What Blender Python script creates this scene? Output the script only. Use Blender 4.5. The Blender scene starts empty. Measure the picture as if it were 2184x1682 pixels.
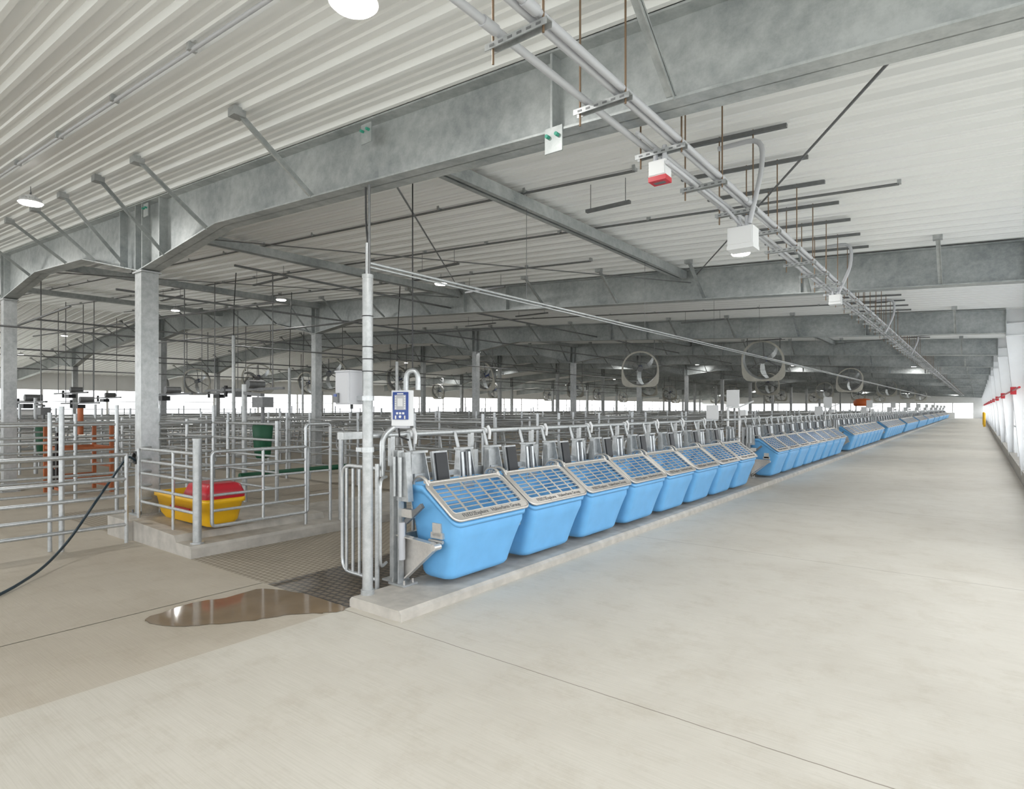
import bpy, math, random
from mathutils import Vector, Matrix
random.seed(4)
scene = bpy.context.scene
V = Vector

# ------------------------------------------------------------------ materials
def new_mat(name):
    m = bpy.data.materials.new(name); m.use_nodes = True
    nt = m.node_tree
    b = nt.nodes.get('Principled BSDF')
    return m, nt, b

def simple(name, col, rough=0.5, metal=0.0, noise=0.0, nscale=8.0, bump=0.0, emis=None, estr=0, spec=None):
    m, nt, b = new_mat(name)
    b.inputs['Roughness'].default_value = rough
    b.inputs['Metallic'].default_value = metal
    b.inputs['Base Color'].default_value = (*col, 1)
    if spec is not None: b.inputs['Specular IOR Level'].default_value = spec
    if noise > 0 or bump > 0:
        tc = nt.nodes.new('ShaderNodeTexCoord')
        n = nt.nodes.new('ShaderNodeTexNoise'); n.inputs['Scale'].default_value = nscale
        n.inputs['Detail'].default_value = 4
        nt.links.new(tc.outputs['Object'], n.inputs['Vector'])
        if noise > 0:
            r = nt.nodes.new('ShaderNodeValToRGB')
            r.color_ramp.elements[0].position = .3; r.color_ramp.elements[1].position = .7
            r.color_ramp.elements[0].color = (*[c * (1 - noise) for c in col], 1)
            r.color_ramp.elements[1].color = (*[min(1, c * (1 + noise)) for c in col], 1)
            nt.links.new(n.outputs['Fac'], r.inputs['Fac'])
            nt.links.new(r.outputs['Color'], b.inputs['Base Color'])
        if bump > 0:
            bp = nt.nodes.new('ShaderNodeBump'); bp.inputs['Strength'].default_value = bump
            bp.inputs['Distance'].default_value = .01
            nt.links.new(n.outputs['Fac'], bp.inputs['Height'])
            nt.links.new(bp.outputs['Normal'], b.inputs['Normal'])
    if emis:
        b.inputs['Emission Color'].default_value = (*emis, 1)
        b.inputs['Emission Strength'].default_value = estr
    return m

def galv(name, c0, c1, scale=14, metal=.55, rough=.42):
    m, nt, b = new_mat(name)
    tc = nt.nodes.new('ShaderNodeTexCoord')
    v = nt.nodes.new('ShaderNodeTexNoise'); v.inputs['Scale'].default_value = scale
    v.inputs['Detail'].default_value = 6; v.inputs['Roughness'].default_value = .7
    n = nt.nodes.new('ShaderNodeTexNoise'); n.inputs['Scale'].default_value = 1.3
    n.inputs['Detail'].default_value = 3
    mx = nt.nodes.new('ShaderNodeMath'); mx.operation = 'ADD'
    ml = nt.nodes.new('ShaderNodeMath'); ml.operation = 'MULTIPLY'; ml.inputs[1].default_value = .5
    r = nt.nodes.new('ShaderNodeValToRGB')
    r.color_ramp.elements[0].position = .36; r.color_ramp.elements[1].position = .64
    r.color_ramp.elements[0].color = (*c0, 1); r.color_ramp.elements[1].color = (*c1, 1)
    nt.links.new(tc.outputs['Object'], v.inputs['Vector']); nt.links.new(tc.outputs['Object'], n.inputs['Vector'])
    nt.links.new(v.outputs['Fac'], mx.inputs[0]); nt.links.new(n.outputs['Fac'], mx.inputs[1])
    nt.links.new(mx.outputs[0], ml.inputs[0]); nt.links.new(ml.outputs[0], r.inputs['Fac'])
    nt.links.new(r.outputs['Color'], b.inputs['Base Color'])
    b.inputs['Metallic'].default_value = metal; b.inputs['Roughness'].default_value = rough
    return m

GALV = galv('galvanized_steel', (.33, .345, .35), (.57, .585, .59))
RAFT = galv('galvanized_rafter', (.28, .305, .31), (.53, .555, .555), scale=11, metal=.35, rough=.45)
PIPE = galv('galvanized_pipe', (.40, .42, .43), (.62, .64, .65), scale=30, metal=.6, rough=.33)
STEEL = simple('stainless', (.62, .595, .56), .34, .6, .06, 40)
DARKST = simple('dark_steel', (.19, .195, .20), .5, .5, .1, 20)
BLUE = simple('blue_plastic', (.16, .445, .79), .38, 0, .05, 5, .12)
BLUED = simple('engraved_dark', (.12, .12, .12), .6)
WHITE = simple('white_plastic', (.78, .79, .80), .35)
GREYP = simple('grey_plastic', (.5, .51, .54), .4)
BLACK = simple('black_rubber', (.015, .016, .018), .45)
RED = simple('red_plastic', (.55, .02, .035), .35)
YEL = simple('yellow_plastic', (.83, .47, .01), .35, 0, .05, 5)
GREEN = simple('green_plastic', (.0, .075, .03), .5)
ORANGE = simple('orange_paint', (.42, .12, .04), .5, 0, .2, 6)
ORANGE2 = simple('orange_tank', (.6, .13, .03), .45)
TEAL = simple('green_bolt', (.05, .35, .25), .5)
RUST = simple('threaded_rod', (.25, .17, .11), .5, .5)
BEIGE = simple('fan_housing', (.48, .47, .42), .5, 0, .1, 6)
CTRL = simple('controller_blue', (.04, .08, .30), .35)
LAMP = simple('lamp_lens', (1, 1, 1), .4, emis=(1, .99, .94), estr=14)
HOSE = simple('hose_rubber', (.015, .035, .05), .4)
CURB = simple('curb_concrete', (.45, .425, .385), .85, 0, .16, 7, .5)
WALLW = simple('white_wall_panel', (.80, .81, .81), .5, 0, .03, 3)
POSTW = simple('white_post_paint', (.88, .89, .90), .4, .0, .02, 6)
OUT = simple('outside_ground', (.50, .50, .45), .9, 0, .15, .5)
CURT, nt, b = new_mat('translucent_curtain')
tr = nt.nodes.new('ShaderNodeBsdfTranslucent'); tr.inputs[0].default_value = (.85, .87, .89, 1)
df = nt.nodes.new('ShaderNodeBsdfDiffuse'); df.inputs[0].default_value = (.8, .81, .82, 1)
ms = nt.nodes.new('ShaderNodeMixShader'); ms.inputs[0].default_value = .4
nt.links.new(tr.outputs[0], ms.inputs[1]); nt.links.new(df.outputs[0], ms.inputs[2])
nt.links.new(ms.outputs[0], nt.nodes['Material Output'].inputs[0])

def concrete(name, ca, cb, joints=False, rough=.62, left=False):
    m, nt, b = new_mat(name)
    L = nt.links.new; N = nt.nodes.new
    tc = N('ShaderNodeTexCoord'); sep = N('ShaderNodeSeparateXYZ'); L(tc.outputs['Object'], sep.inputs[0])
    n1 = N('ShaderNodeTexNoise'); n1.inputs['Scale'].default_value = .55; n1.inputs['Detail'].default_value = 9
    n1.inputs['Roughness'].default_value = .66; n1.inputs['Distortion'].default_value = .3
    L(tc.outputs['Object'], n1.inputs['Vector'])
    r = N('ShaderNodeValToRGB'); r.color_ramp.elements[0].position = .30; r.color_ramp.elements[1].position = .70
    r.color_ramp.elements[0].color = (*ca, 1); r.color_ramp.elements[1].color = (*cb, 1)
    L(n1.outputs['Fac'], r.inputs['Fac'])
    col = r.outputs['Color']
    n2 = N('ShaderNodeTexNoise'); n2.inputs['Scale'].default_value = 2.6; n2.inputs['Detail'].default_value = 10
    n2.inputs['Roughness'].default_value = .78
    L(tc.outputs['Object'], n2.inputs['Vector'])
    r2 = N('ShaderNodeValToRGB'); r2.color_ramp.elements[0].position = .30; r2.color_ramp.elements[1].position = .5
    r2.color_ramp.elements[0].color = (.88, .86, .83, 1); r2.color_ramp.elements[1].color = (1, 1, 1, 1)
    L(n2.outputs['Fac'], r2.inputs['Fac'])
    mx = N('ShaderNodeMix'); mx.data_type = 'RGBA'; mx.blend_type = 'MULTIPLY'; mx.inputs[0].default_value = 1
    L(col, mx.inputs[6]); L(r2.outputs['Color'], mx.inputs[7]); col = mx.outputs[2]
    mp = N('ShaderNodeMapping'); mp.inputs['Scale'].default_value = (3, 130, 1)
    L(tc.outputs['Object'], mp.inputs[0])
    n3 = N('ShaderNodeTexNoise'); n3.inputs['Scale'].default_value = 1.0; n3.inputs['Detail'].default_value = 2
    L(mp.outputs[0], n3.inputs['Vector'])
    r3 = N('ShaderNodeValToRGB'); r3.color_ramp.elements[0].color = (.93, .93, .92, 1); r3.color_ramp.elements[1].color = (1.0, 1.0, 1.0, 1)
    r3.color_ramp.elements[0].position = .35; r3.color_ramp.elements[1].position = .6
    L(n3.outputs['Fac'], r3.inputs['Fac'])
    mx3 = N('ShaderNodeMix'); mx3.data_type = 'RGBA'; mx3.blend_type = 'MULTIPLY'; mx3.inputs[0].default_value = 1
    L(col, mx3.inputs[6]); L(r3.outputs['Color'], mx3.inputs[7]); col = mx3.outputs[2]
    bp = N('ShaderNodeBump'); bp.inputs['Strength'].default_value = .18; bp.inputs['Distance'].default_value = .004
    L(n3.outputs['Fac'], bp.inputs['Height']); L(bp.outputs['Normal'], b.inputs['Normal'])
    if joints:
        nw = N('ShaderNodeTexNoise'); nw.inputs['Scale'].default_value = 6
        L(tc.outputs['Object'], nw.inputs['Vector'])
        def math_(op, a, bb):
            q = N('ShaderNodeMath'); q.operation = op
            for i, s in enumerate((a, bb)):
                if isinstance(s, (int, float)): q.inputs[i].default_value = s
                elif s is not None: L(s, q.inputs[i])
            return q.outputs[0]
        w = math_('MULTIPLY', nw.outputs['Fac'], .014)
        y = math_('ADD', sep.outputs['Y'], w)
        y = math_('ADD', y, -3.0 + 3.95 * 10 + 3.95 / 2)
        y = math_('MODULO', y, 3.95)
        y = math_('SUBTRACT', y, 3.95 / 2)
        y = math_('ABSOLUTE', y, None)
        mask = math_('LESS_THAN', y, .0035)
        mx2 = N('ShaderNodeMix'); mx2.data_type = 'RGBA'
        L(mask, mx2.inputs[0]); L(col, mx2.inputs[6]); mx2.inputs[7].default_value = (.24, .21, .17, 1)
        col = mx2.outputs[2]
    L(col, b.inputs['Base Color'])
    b.inputs['Roughness'].default_value = rough
    return m
LANE = concrete('lane_concrete', (.545, .51, .445), (.65, .62, .555), True)
LFLOOR = concrete('pen_concrete', (.45, .40, .325), (.56, .51, .43), False)

def grid_floor(name, ca, cg, sx, rough, bumps):
    m, nt, b = new_mat(name); L = nt.links.new; N = nt.nodes.new
    tc = N('ShaderNodeTexCoord'); br = N('ShaderNodeTexBrick')
    L(tc.outputs['Object'], br.inputs['Vector'])
    br.inputs['Color1'].default_value = (*ca, 1); br.inputs['Color2'].default_value = (*[c * .88 for c in ca], 1)
    br.inputs['Mortar'].default_value = (*cg, 1); br.inputs['Scale'].default_value = 1
    br.inputs['Brick Width'].default_value = sx; br.inputs['Row Height'].default_value = sx * .75
    br.inputs['Mortar Size'].default_value = sx * .13; br.inputs['Mortar Smooth'].default_value = .1
    L(br.outputs['Color'], b.inputs['Base Color'])
    inv = N('ShaderNodeMath'); inv.operation = 'SUBTRACT'; inv.inputs[0].default_value = 1
    L(br.outputs['Fac'], inv.inputs[1])
    bp = N('ShaderNodeBump'); bp.inputs['Strength'].default_value = bumps; bp.inputs['Distance'].default_value = .01
    L(inv.outputs[0], bp.inputs['Height']); L(bp.outputs['Normal'], b.inputs['Normal'])
    b.inputs['Roughness'].default_value = rough
    return m
GROOVE = grid_floor('grooved_floor', (.46, .41, .33), (.28, .24, .19), .075, .75, .4)
WETG = grid_floor('wet_grooved_floor', (.19, .15, .105), (.05, .04, .033), .085, .28, .8)
PUD = simple('puddle_water', (.23, .165, .10), .08, 0, .2, 2.2)

CEIL, nt, b = new_mat('ceiling_liner_white')
b.inputs['Base Color'].default_value = (.87, .88, .878, 1); b.inputs['Roughness'].default_value = .28

# ------------------------------------------------------------------ mesh builder
class MB:
    def __init__(s): s.v = []; s.f = []; s.m = []; s.sm = []; s.mats = []
    def mi(s, mat):
        if mat not in s.mats: s.mats.append(mat)
        return s.mats.index(mat)
    def add(s, vs, fs, mat, smooth=False):
        o = len(s.v); s.v += [tuple(x) for x in vs]; k = s.mi(mat)
        for f in fs:
            s.f.append([i + o for i in f]); s.m.append(k); s.sm.append(smooth)
    def box(s, c, size, mat, rot=None):
        hx, hy, hz = [q / 2 for q in size]; c = V(c)
        vs = [V((x, y, z)) for x in (-hx, hx) for y in (-hy, hy) for z in (-hz, hz)]
        if rot is not None: vs = [rot @ q for q in vs]
        vs = [q + c for q in vs]
        s.add(vs, [(0, 1, 3, 2), (4, 6, 7, 5), (0, 4, 5, 1), (2, 3, 7, 6), (0, 2, 6, 4), (1, 5, 7, 3)], mat)
    def b2(s, lo, hi, mat):
        s.box([(a + c) / 2 for a, c in zip(lo, hi)], [abs(c - a) for a, c in zip(lo, hi)], mat)
    def bar(s, p0, p1, w, h, mat, up=(0, 0, 1)):
        p0 = V(p0); p1 = V(p1); d = (p1 - p0); L = d.length; d.normalize()
        up = V(up)
        if abs(d.dot(up)) > .98: up = V((0, 1, 0))
        x = d.cross(up).normalized(); z = x.cross(d).normalized()
        M = Matrix((x, d, z)).transposed()
        s.box((p0 + p1) / 2, (w, L, h), mat, M)
    def tube(s, p0, p1, r, mat, n=10, r2=None):
        s.path([p0, p1], r, mat, n, r2=r2)
    def path(s, pts, r, mat, n=10, closed=False, r2=None):
        pts = [V(p) for p in pts]; N = len(pts); rings = []
        prev = None
        for i, p in enumerate(pts):
            if closed: t = (pts[(i + 1) % N] - pts[i - 1]).normalized()
            elif i == 0: t = (pts[1] - pts[0]).normalized()
            elif i == N - 1: t = (pts[-1] - pts[-2]).normalized()
            else: t = ((pts[i + 1] - p).normalized() + (p - pts[i - 1]).normalized()).normalized()
            if prev is None:
                a = V((0, 0, 1)) if abs(t.z) < .9 else V((1, 0, 0))
                x = t.cross(a).normalized()
            else:
                x = (prev - t * prev.dot(t)).normalized()
            prev = x; y = t.cross(x)
            rr = r if (r2 is None or i < N / 2) else r2
            rings.append([p + (x * math.cos(2 * math.pi * k / n) + y * math.sin(2 * math.pi * k / n)) * rr for k in range(n)])
        vs = [q for R in rings for q in R]; fs = []
        M = N if closed else N - 1
        for i in range(M):
            j = (i + 1) % N
            for k in range(n):
                k2 = (k + 1) % n
                fs.append((i * n + k, i * n + k2, j * n + k2, j * n + k))
        s.add(vs, fs, mat, True)
        if not closed:
            s.add(rings[0], [tuple(range(n))[::-1]], mat); s.add(rings[-1], [tuple(range(n))], mat)
    def prism(s, poly, vec, mat):
        n = len(poly); poly = [V(p) for p in poly]; vec = V(vec)
        vs = poly + [p + vec for p in poly]
        fs = [tuple(range(n))[::-1], tuple(range(n, 2 * n))] + [(i, (i + 1) % n, (i + 1) % n + n, i + n) for i in range(n)]
        s.add(vs, fs, mat)
    def disc(s, c, r, h, mat, n=24, axis=(0, 0, 1)):
        c = V(c); a = V(axis).normalized() * h / 2
        s.tube(c - a, c + a, r, mat, n)
    def mesh(s, name):
        me = bpy.data.meshes.new(name); me.from_pydata(s.v, [], s.f)
        for m in s.mats: me.materials.append(m)
        me.polygons.foreach_set('material_index', s.m)
        me.polygons.foreach_set('use_smooth', s.sm)
        me.update(); return me
    def obj(s, name, loc=(0, 0, 0), rot=(0, 0, 0)):
        return place(name, s.mesh(name), loc, rot)
def place(name, me, loc=(0, 0, 0), rot=(0, 0, 0)):
    o = bpy.data.objects.new(name, me); o.location = loc; o.rotation_euler = rot
    scene.collection.objects.link(o); return o

def fillet(pts, r, n=4, closed=False):
    pts = [V(p) for p in pts]; out = []; N = len(pts)
    for i in range(N):
        if not closed and i in (0, N - 1): out.append(pts[i]); continue
        p = pts[i]; a = (pts[i - 1] - p); c = (pts[(i + 1) % N] - p)
        ra = min(r, a.length * .49); rc = min(r, c.length * .49)
        A = p + a.normalized() * ra; C = p + c.normalized() * rc
        for k in range(n + 1):
            t = k / n; out.append(A * (1 - t) ** 2 + p * 2 * t * (1 - t) + C * t * t)
    return out

# ------------------------------------------------------------------ room shell
Y0, Y1 = -9.0, 120.0
XR, XL, RIDGE = 0.92, -44.0, -25.0
def zr(x): return 3.80 - .053 * x if x > RIDGE else 5.125 + .075 * (x - RIDGE)

fl = MB()
def quad(mb, x0, x1, y0, y1, z, mat): mb.add([(x0, y0, z), (x1, y0, z), (x1, y1, z), (x0, y1, z)], [(0, 1, 2, 3)], mat)
quad(fl, -4.0, 1.0, Y0, Y1, 0, LANE)
quad(fl, -5.19, -4.0, Y0, 3.0, 0, LFLOOR); quad(fl, XL, -5.2, Y0, 3.0, 0, LFLOOR)
quad(fl, -5.2, -5.19, Y0, 3.0, -.004, GREYP)
quad(fl, -6.6, -5.12, 3.0, Y1, 0, GROOVE); quad(fl, -5.12, -4.0, 4.7, Y1, 0, GROOVE)
quad(fl, -5.12, -4.0, 3.0, 4.7, 0, WETG)
quad(fl, -11, -6.6, 3.0, Y1, 0, GROOVE); quad(fl, XL, -11, 3.0, Y1, 0, LFLOOR)
fl.obj('floor')
og = MB(); quad(og, -160, 120, -120, 260, -.12, OUT); og.obj('ground_outside')

pd = MB()
ctrl = [(-5.02, 1.93), (-5.12, 2.3), (-5.0, 2.62), (-5.08, 2.9), (-4.7, 3.02), (-4.3, 3.05), (-3.98, 3.04), (-3.97, 2.9), (-4.12, 2.78), (-4.25, 2.6), (-4.33, 2.38), (-4.47, 2.2), (-4.62, 2.02), (-4.85, 1.92)]
ctrl = fillet([(x, y, .004) for x, y in ctrl], .14, 3, True)
ctrl = [p + V((random.uniform(-.016, .016), random.uniform(-.016, .016), 0)) for p in ctrl]
pd.add(ctrl, [tuple(range(len(ctrl)))[::-1]], PUD)
pd.obj('puddle')

ce = MB(); prof = []
y = Y0
while y < Y1:
    prof += [(y, 0), (y + .075, 0), (y + .085, -.014), (y + .105, -.014), (y + .115, 0), (y + .16, 0), (y + .17, -.014), (y + .19, -.014), (y + .20, 0), (y + .24, 0), (y + .255, -.042), (y + .29, -.042)]
    y += .305
stations = [1.35, RIDGE, XL - .4]
vs = []
for X in stations:
    for (yy, dz) in prof: vs.append((X, yy, zr(X) + dz))
n = len(prof); fs = []
for i in range(2):
    for k in range(n - 1): fs.append((i * n + k, i * n + k + 1, (i + 1) * n + k + 1, (i + 1) * n + k))
ce.add(vs, fs, CEIL)
ce.add([(1.35, Y0, zr(1.35) + .15), (RIDGE, Y0, zr(RIDGE) + .15), (XL - .4, Y0, zr(XL - .4) + .15), (1.35, Y1, zr(1.35) + .15), (RIDGE, Y1, zr(RIDGE) + .15), (XL - .4, Y1, zr(XL - .4) + .15)], [(0, 1, 4, 3), (1, 2, 5, 4)], CEIL)
ce.obj('ceiling')

# ------------------------------------------------------------------ rafters
RY = [3.3 + 6.8 * i for i in range(18)]
COLX = [-14.7, -24.5, -34.0]
def depth(x, cols):
    d = .52
    for c in cols: d = max(d, .86 - .17 * abs(x - c)) if abs(x - c) < 2.2 else d
    return d
def rafter(y, cols):
    mb = MB()
    xs = sorted(set([.48, -2, -4, -6] + [XL + .3, RIDGE, -30, -20, -11.5] + [c + k for c in cols for k in (-2.0, 0, 2.0)]), reverse=True)
    for a, b_ in zip(xs[:-1], xs[1:]):
        ta, tb = zr(a) - .045, zr(b_) - .045
        ba, bb = ta - depth(a, cols), tb - depth(b_, cols)
        mb.prism([(a, y - .006, ba), (b_, y - .006, bb), (b_, y - .006, tb), (a, y - .006, ta)], (0, .012, 0), RAFT)
        mb.prism([(a, y - .11, ta), (b_, y - .11, tb), (b_, y - .11, tb - .014), (a, y - .11, ta - .014)], (0, .22, 0), RAFT)
        mb.prism([(a, y - .11, ba), (b_, y - .11, bb), (b_, y - .11, bb + .014), (a, y - .11, ba + .014)], (0, .22, 0), RAFT)
    for x in [-2.15, -8.47 + .6, -8.47 - .6] + [c + q for c in cols for q in (-.1, .1)]:
        t = zr(x) - .05; bz = t - depth(x, cols) + .02
        mb.box((x, y, (t + bz) / 2), (.016, .2, t - bz), RAFT)
    return mb
def brace(mb, x, y, sgn=-1, cols=()):
    zt = zr(x) - .045; zb = zt - depth(x, cols) + .01
    p0 = V((x, y + sgn * .09, zb)); p1 = V((x, y + sgn * .78, zt - .02))
    mb.bar(p0, p1, .05, .006, RAFT); mb.bar(p0 + V((.022, 0, 0)), p1 + V((.022, 0, 0)), .006, .045, RAFT)
    mb.box(p1 + V((0, 0, -.0)), (.1, .1, .07), GALV)
for i, yy in enumerate(RY):
    cols = ([-8.47] if i == 0 else []) + COLX
    mb = rafter(yy, cols)
    if i == 0: bx = [-1.35, -4.75, -6.7, -7.75, -8.9, -10.0, -11.2, -13.0, -15, -17, -19]
    else: bx = [-.4 - 1.62 * k for k in range(24 if i < 6 else 8)]
    for x in bx: brace(mb, x, yy, -1, cols)
    if i == 0:
        for x in (-3.95, -8.2, -2.12):
            z = zr(x) - .15 if x != -2.12 else zr(x) - .60
            mb.box((x, yy - .115, z - .02), (.13, .01, .16), RAFT)
            for q in (-.035, .035): mb.tube((x + q, yy - .15, z), (x + q, yy - .11, z), .012, TEAL, 8)
    mb.obj('roof_rafter')
def column(name, x, y, base=0.0):
    cols = ([-8.47] if x > -10 else []) + COLX
    z1 = zr(x) - .045 - depth(x, cols)
    mb = MB()
    mb.box((x, y, (base + z1) / 2), (.19, .01, z1 - base), GALV)
    mb.box((x - .095, y, (base + z1) / 2), (.012, .2, z1 - base), GALV)
    mb.box((x + .095, y, (base + z1) / 2), (.012, .2, z1 - base), GALV)
    mb.box((x, y - .1, (base + z1) / 2), (.19, .008, z1 - base), GALV)
    mb.box((x, y, base + .01), (.3, .3, .02), GALV); mb.box((x, y, z1 - .01), (.28, .24, .02), GALV)
    for sx in (-.12, .12):
        for sy in (-.12, .12): mb.tube((x + sx, y + sy, base), (x + sx, y + sy, base + .06), .012, DARKST, 6)
    mb.obj(name)
column('steel_column', -8.47, 3.3, .24)
for i, yy in enumerate(RY[:14]):
    for cx in COLX: column('steel_column', cx, yy)
for yy in RY:
    mb = MB(); t = zr(.6) - .05
    mb.prism([(.86, yy - .006, 0), (.76, yy - .006, 0), (.485, yy - .006, t - .56), (.485, yy - .006, t), (.86, yy - .006, t)], (0, .012, 0), POSTW)
    mb.bar((.76, yy, 0), (.485, yy, t - .56), .2, .012, POSTW, up=(1, 0, 0)); mb.bar((.86, yy, 0), (.86, yy, t), .2, .012, POSTW, up=(1, 0, 0))
    mb.bar((.485, yy, t - .56), (.485, yy, t), .2, .014, RAFT, up=(1, 0, 0))
    for z in (t - .56, t - .3): mb.box((.66, yy, z), (.35, .18, .012), POSTW)
    mb.obj('eave_column')
def strut(x, ya, yb, z):
    mb = MB()
    for q in (-.07, .07):
        mb.box((x + q, (ya + yb) / 2, z), (.006, yb - ya, .13), RAFT)
        mb.box((x + q * .62, (ya + yb) / 2, z + .062), (.05, yb - ya, .006), RAFT)
        mb.box((x + q * .62, (ya + yb) / 2, z - .062), (.05, yb - ya, .006), RAFT)
    mb.box((x, (ya + yb) / 2, z), (.14, yb - ya, .02), RAFT)
    mb.obj('roof_strut')
for bay in (0, 2, 4, 6, 8):
    for x in (-4.0, -9.2, -14.45, -19.8):
        strut(x, RY[bay] + .12, RY[bay + 1] - .12, zr(x) - .15)
def rod(name, pts, r, mat=GALV):
    mb = MB()
    for a, b_ in pts: mb.tube(a, b_, r, mat, 8)
    mb.obj(name)
rods = [((-.22, 3.3, zr(-.22) - .5), (-3.8, 10.1, zr(-3.8) - .12)), ((-3.8, 3.3, zr(-3.8) - .5), (-9.2, 10.1, zr(-9.2) - .12)),
        ((-9.2, 3.3, 4.0), (-3.9, 10.1, 3.75)), ((-14.4, 3.3, 4.2), (-9.3, 10.1, 4.1))]
for k in (2, 4, 6): rods += [((-.22, RY[k], 3.3), (-4, RY[k + 1], 3.85)), ((-4, RY[k], 3.4), (-9.2, RY[k + 1], 4.1))]
rod('rod_bracing', rods, .009, DARKST)

# ------------------------------------------------------------------ walls
w = MB()
w.b2((.74, Y0, 0), (.98, Y1, .27), CURB)
w.b2((.90, Y0, 3.42), (.95, Y1, zr(.95)), WALLW)
w.b2((.84, Y0, 2.05), (.93, Y1, 2.13), WALLW)
w.b2((.86, Y0, 1.05), (.90, Y1, 1.09), POSTW)
y = Y0
while y < Y1:
    w.box((.90, y, 1.85), (.08, .07, 3.2), POSTW); y += 1.7
w.obj('wall_right')
w = MB(); w.add([(.945, 8, 2.13), (.945, Y1, 2.13), (.945, Y1, 3.42), (.945, 8, 3.42)], [(0, 1, 2, 3)], CURT)
w.add([(.945, 8, .27), (.945, Y1, .27), (.945, Y1, .8), (.945, 8, .8)], [(0, 1, 2, 3)], CURT)
w.obj('curtain_sidewall')
ins = MB()
ins.tube((.585, 14, 1.97), (.585, Y1 - 1, 1.97), .02, RED, 8)
for i, yy in enumerate(RY[1:14]):
    ins.box((.60, yy - .16, 1.97), (.1, .1, .16), RED); ins.tube((.78, yy + .6, .27), (.78, yy + .6, 3.4), .02, POSTW)
    ins.path(fillet([(.78, yy + 1.2, .27), (.78, yy + 1.2, 2.6), (.58, yy + 1.2, 3.3)], .2), .028, WHITE)
ins.obj('wall_conduits')
w = MB()
w.b2((XL - .1, Y0, 0), (XL + .1, Y1, .45), WALLW)
w.b2((XL - .1, Y0, 2.7), (XL + .1, Y1, zr(XL)), WALLW)
y = Y0
while y < Y1: w.box((XL, y, 1.7), (.12, .12, 2.4), POSTW); y += 3.4
for z in (1.0, 1.5, 2.0): w.b2((XL - .02, Y0, z), (XL + .02, Y1, z + .04), GALV)
w.obj('wall_left')
w = MB()
w.b2((XL, Y1 - .2, 0), (-2.9, Y1, .9), WALLW); w.b2((XL, Y1 - .2, 2.4), (.9, Y1, 3.6), WALLW); w.b2((-.6, Y1 - .2, 0), (.9, Y1, 2.4), WALLW)
w.add([(XL, Y1, 3.6), (.9, Y1, 3.6), (.9, Y1, zr(.9)), (RIDGE, Y1, zr(RIDGE)), (XL, Y1, zr(XL))], [(0, 1, 2, 3, 4)], WALLW)
x = XL
while x < -2.5: w.box((x, Y1 - .1, 1.65), (.15, .15, 1.5), POSTW); x += 2.4
w.obj('wall_back')
w = MB(); w.b2((-32.1, -6, 0), (-31.9, 8.6, 1.5), WALLW); w.b2((-32.14, -6, 1.5), (-31.86, 8.62, 1.54), GREYP); w.obj('wall_partition')

# ------------------------------------------------------------------ curbs
def curb(name, x0, x1, y0, y1, h, bev=.025):
    mb = MB()
    pr = [(x0, y0, -.05), (x1, y0, -.05), (x1, y0, h - bev), (x1 - bev, y0, h), (x0 + bev, y0, h), (x0, y0, h - bev)]
    mb.prism(pr, (0, y1 - y0, 0), CURB)
    return mb.obj(name)
curb('feeder_curb', -4.02, -3.41, 3.07, 112, .08)
mb = MB(); mb.prism([(-8.2, 3.0, -.05), (-6.6, 3.0, -.05), (-6.6, 3.0, .1), (-6.62, 3.0, .13), (-6.95, 3.0, .13), (-7.0, 3.0, .2), (-8.2, 3.0, .24)], (0, 1.9, 0), CURB)
mb.prism([(-8.2, 4.9, -.05), (-6.6, 4.9, -.05), (-6.6, 4.9, .1), (-6.62, 4.9, .13), (-8.2, 4.9, .13)], (0, 90, 0), CURB)
mb.prism([(-8.75, 2.95, -.05), (-8.1, 2.95, -.05), (-8.1, 2.95, .24), (-8.75, 2.95, .24)], (0, .7, 0), CURB)
mb.obj('pen_curb')

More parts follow.
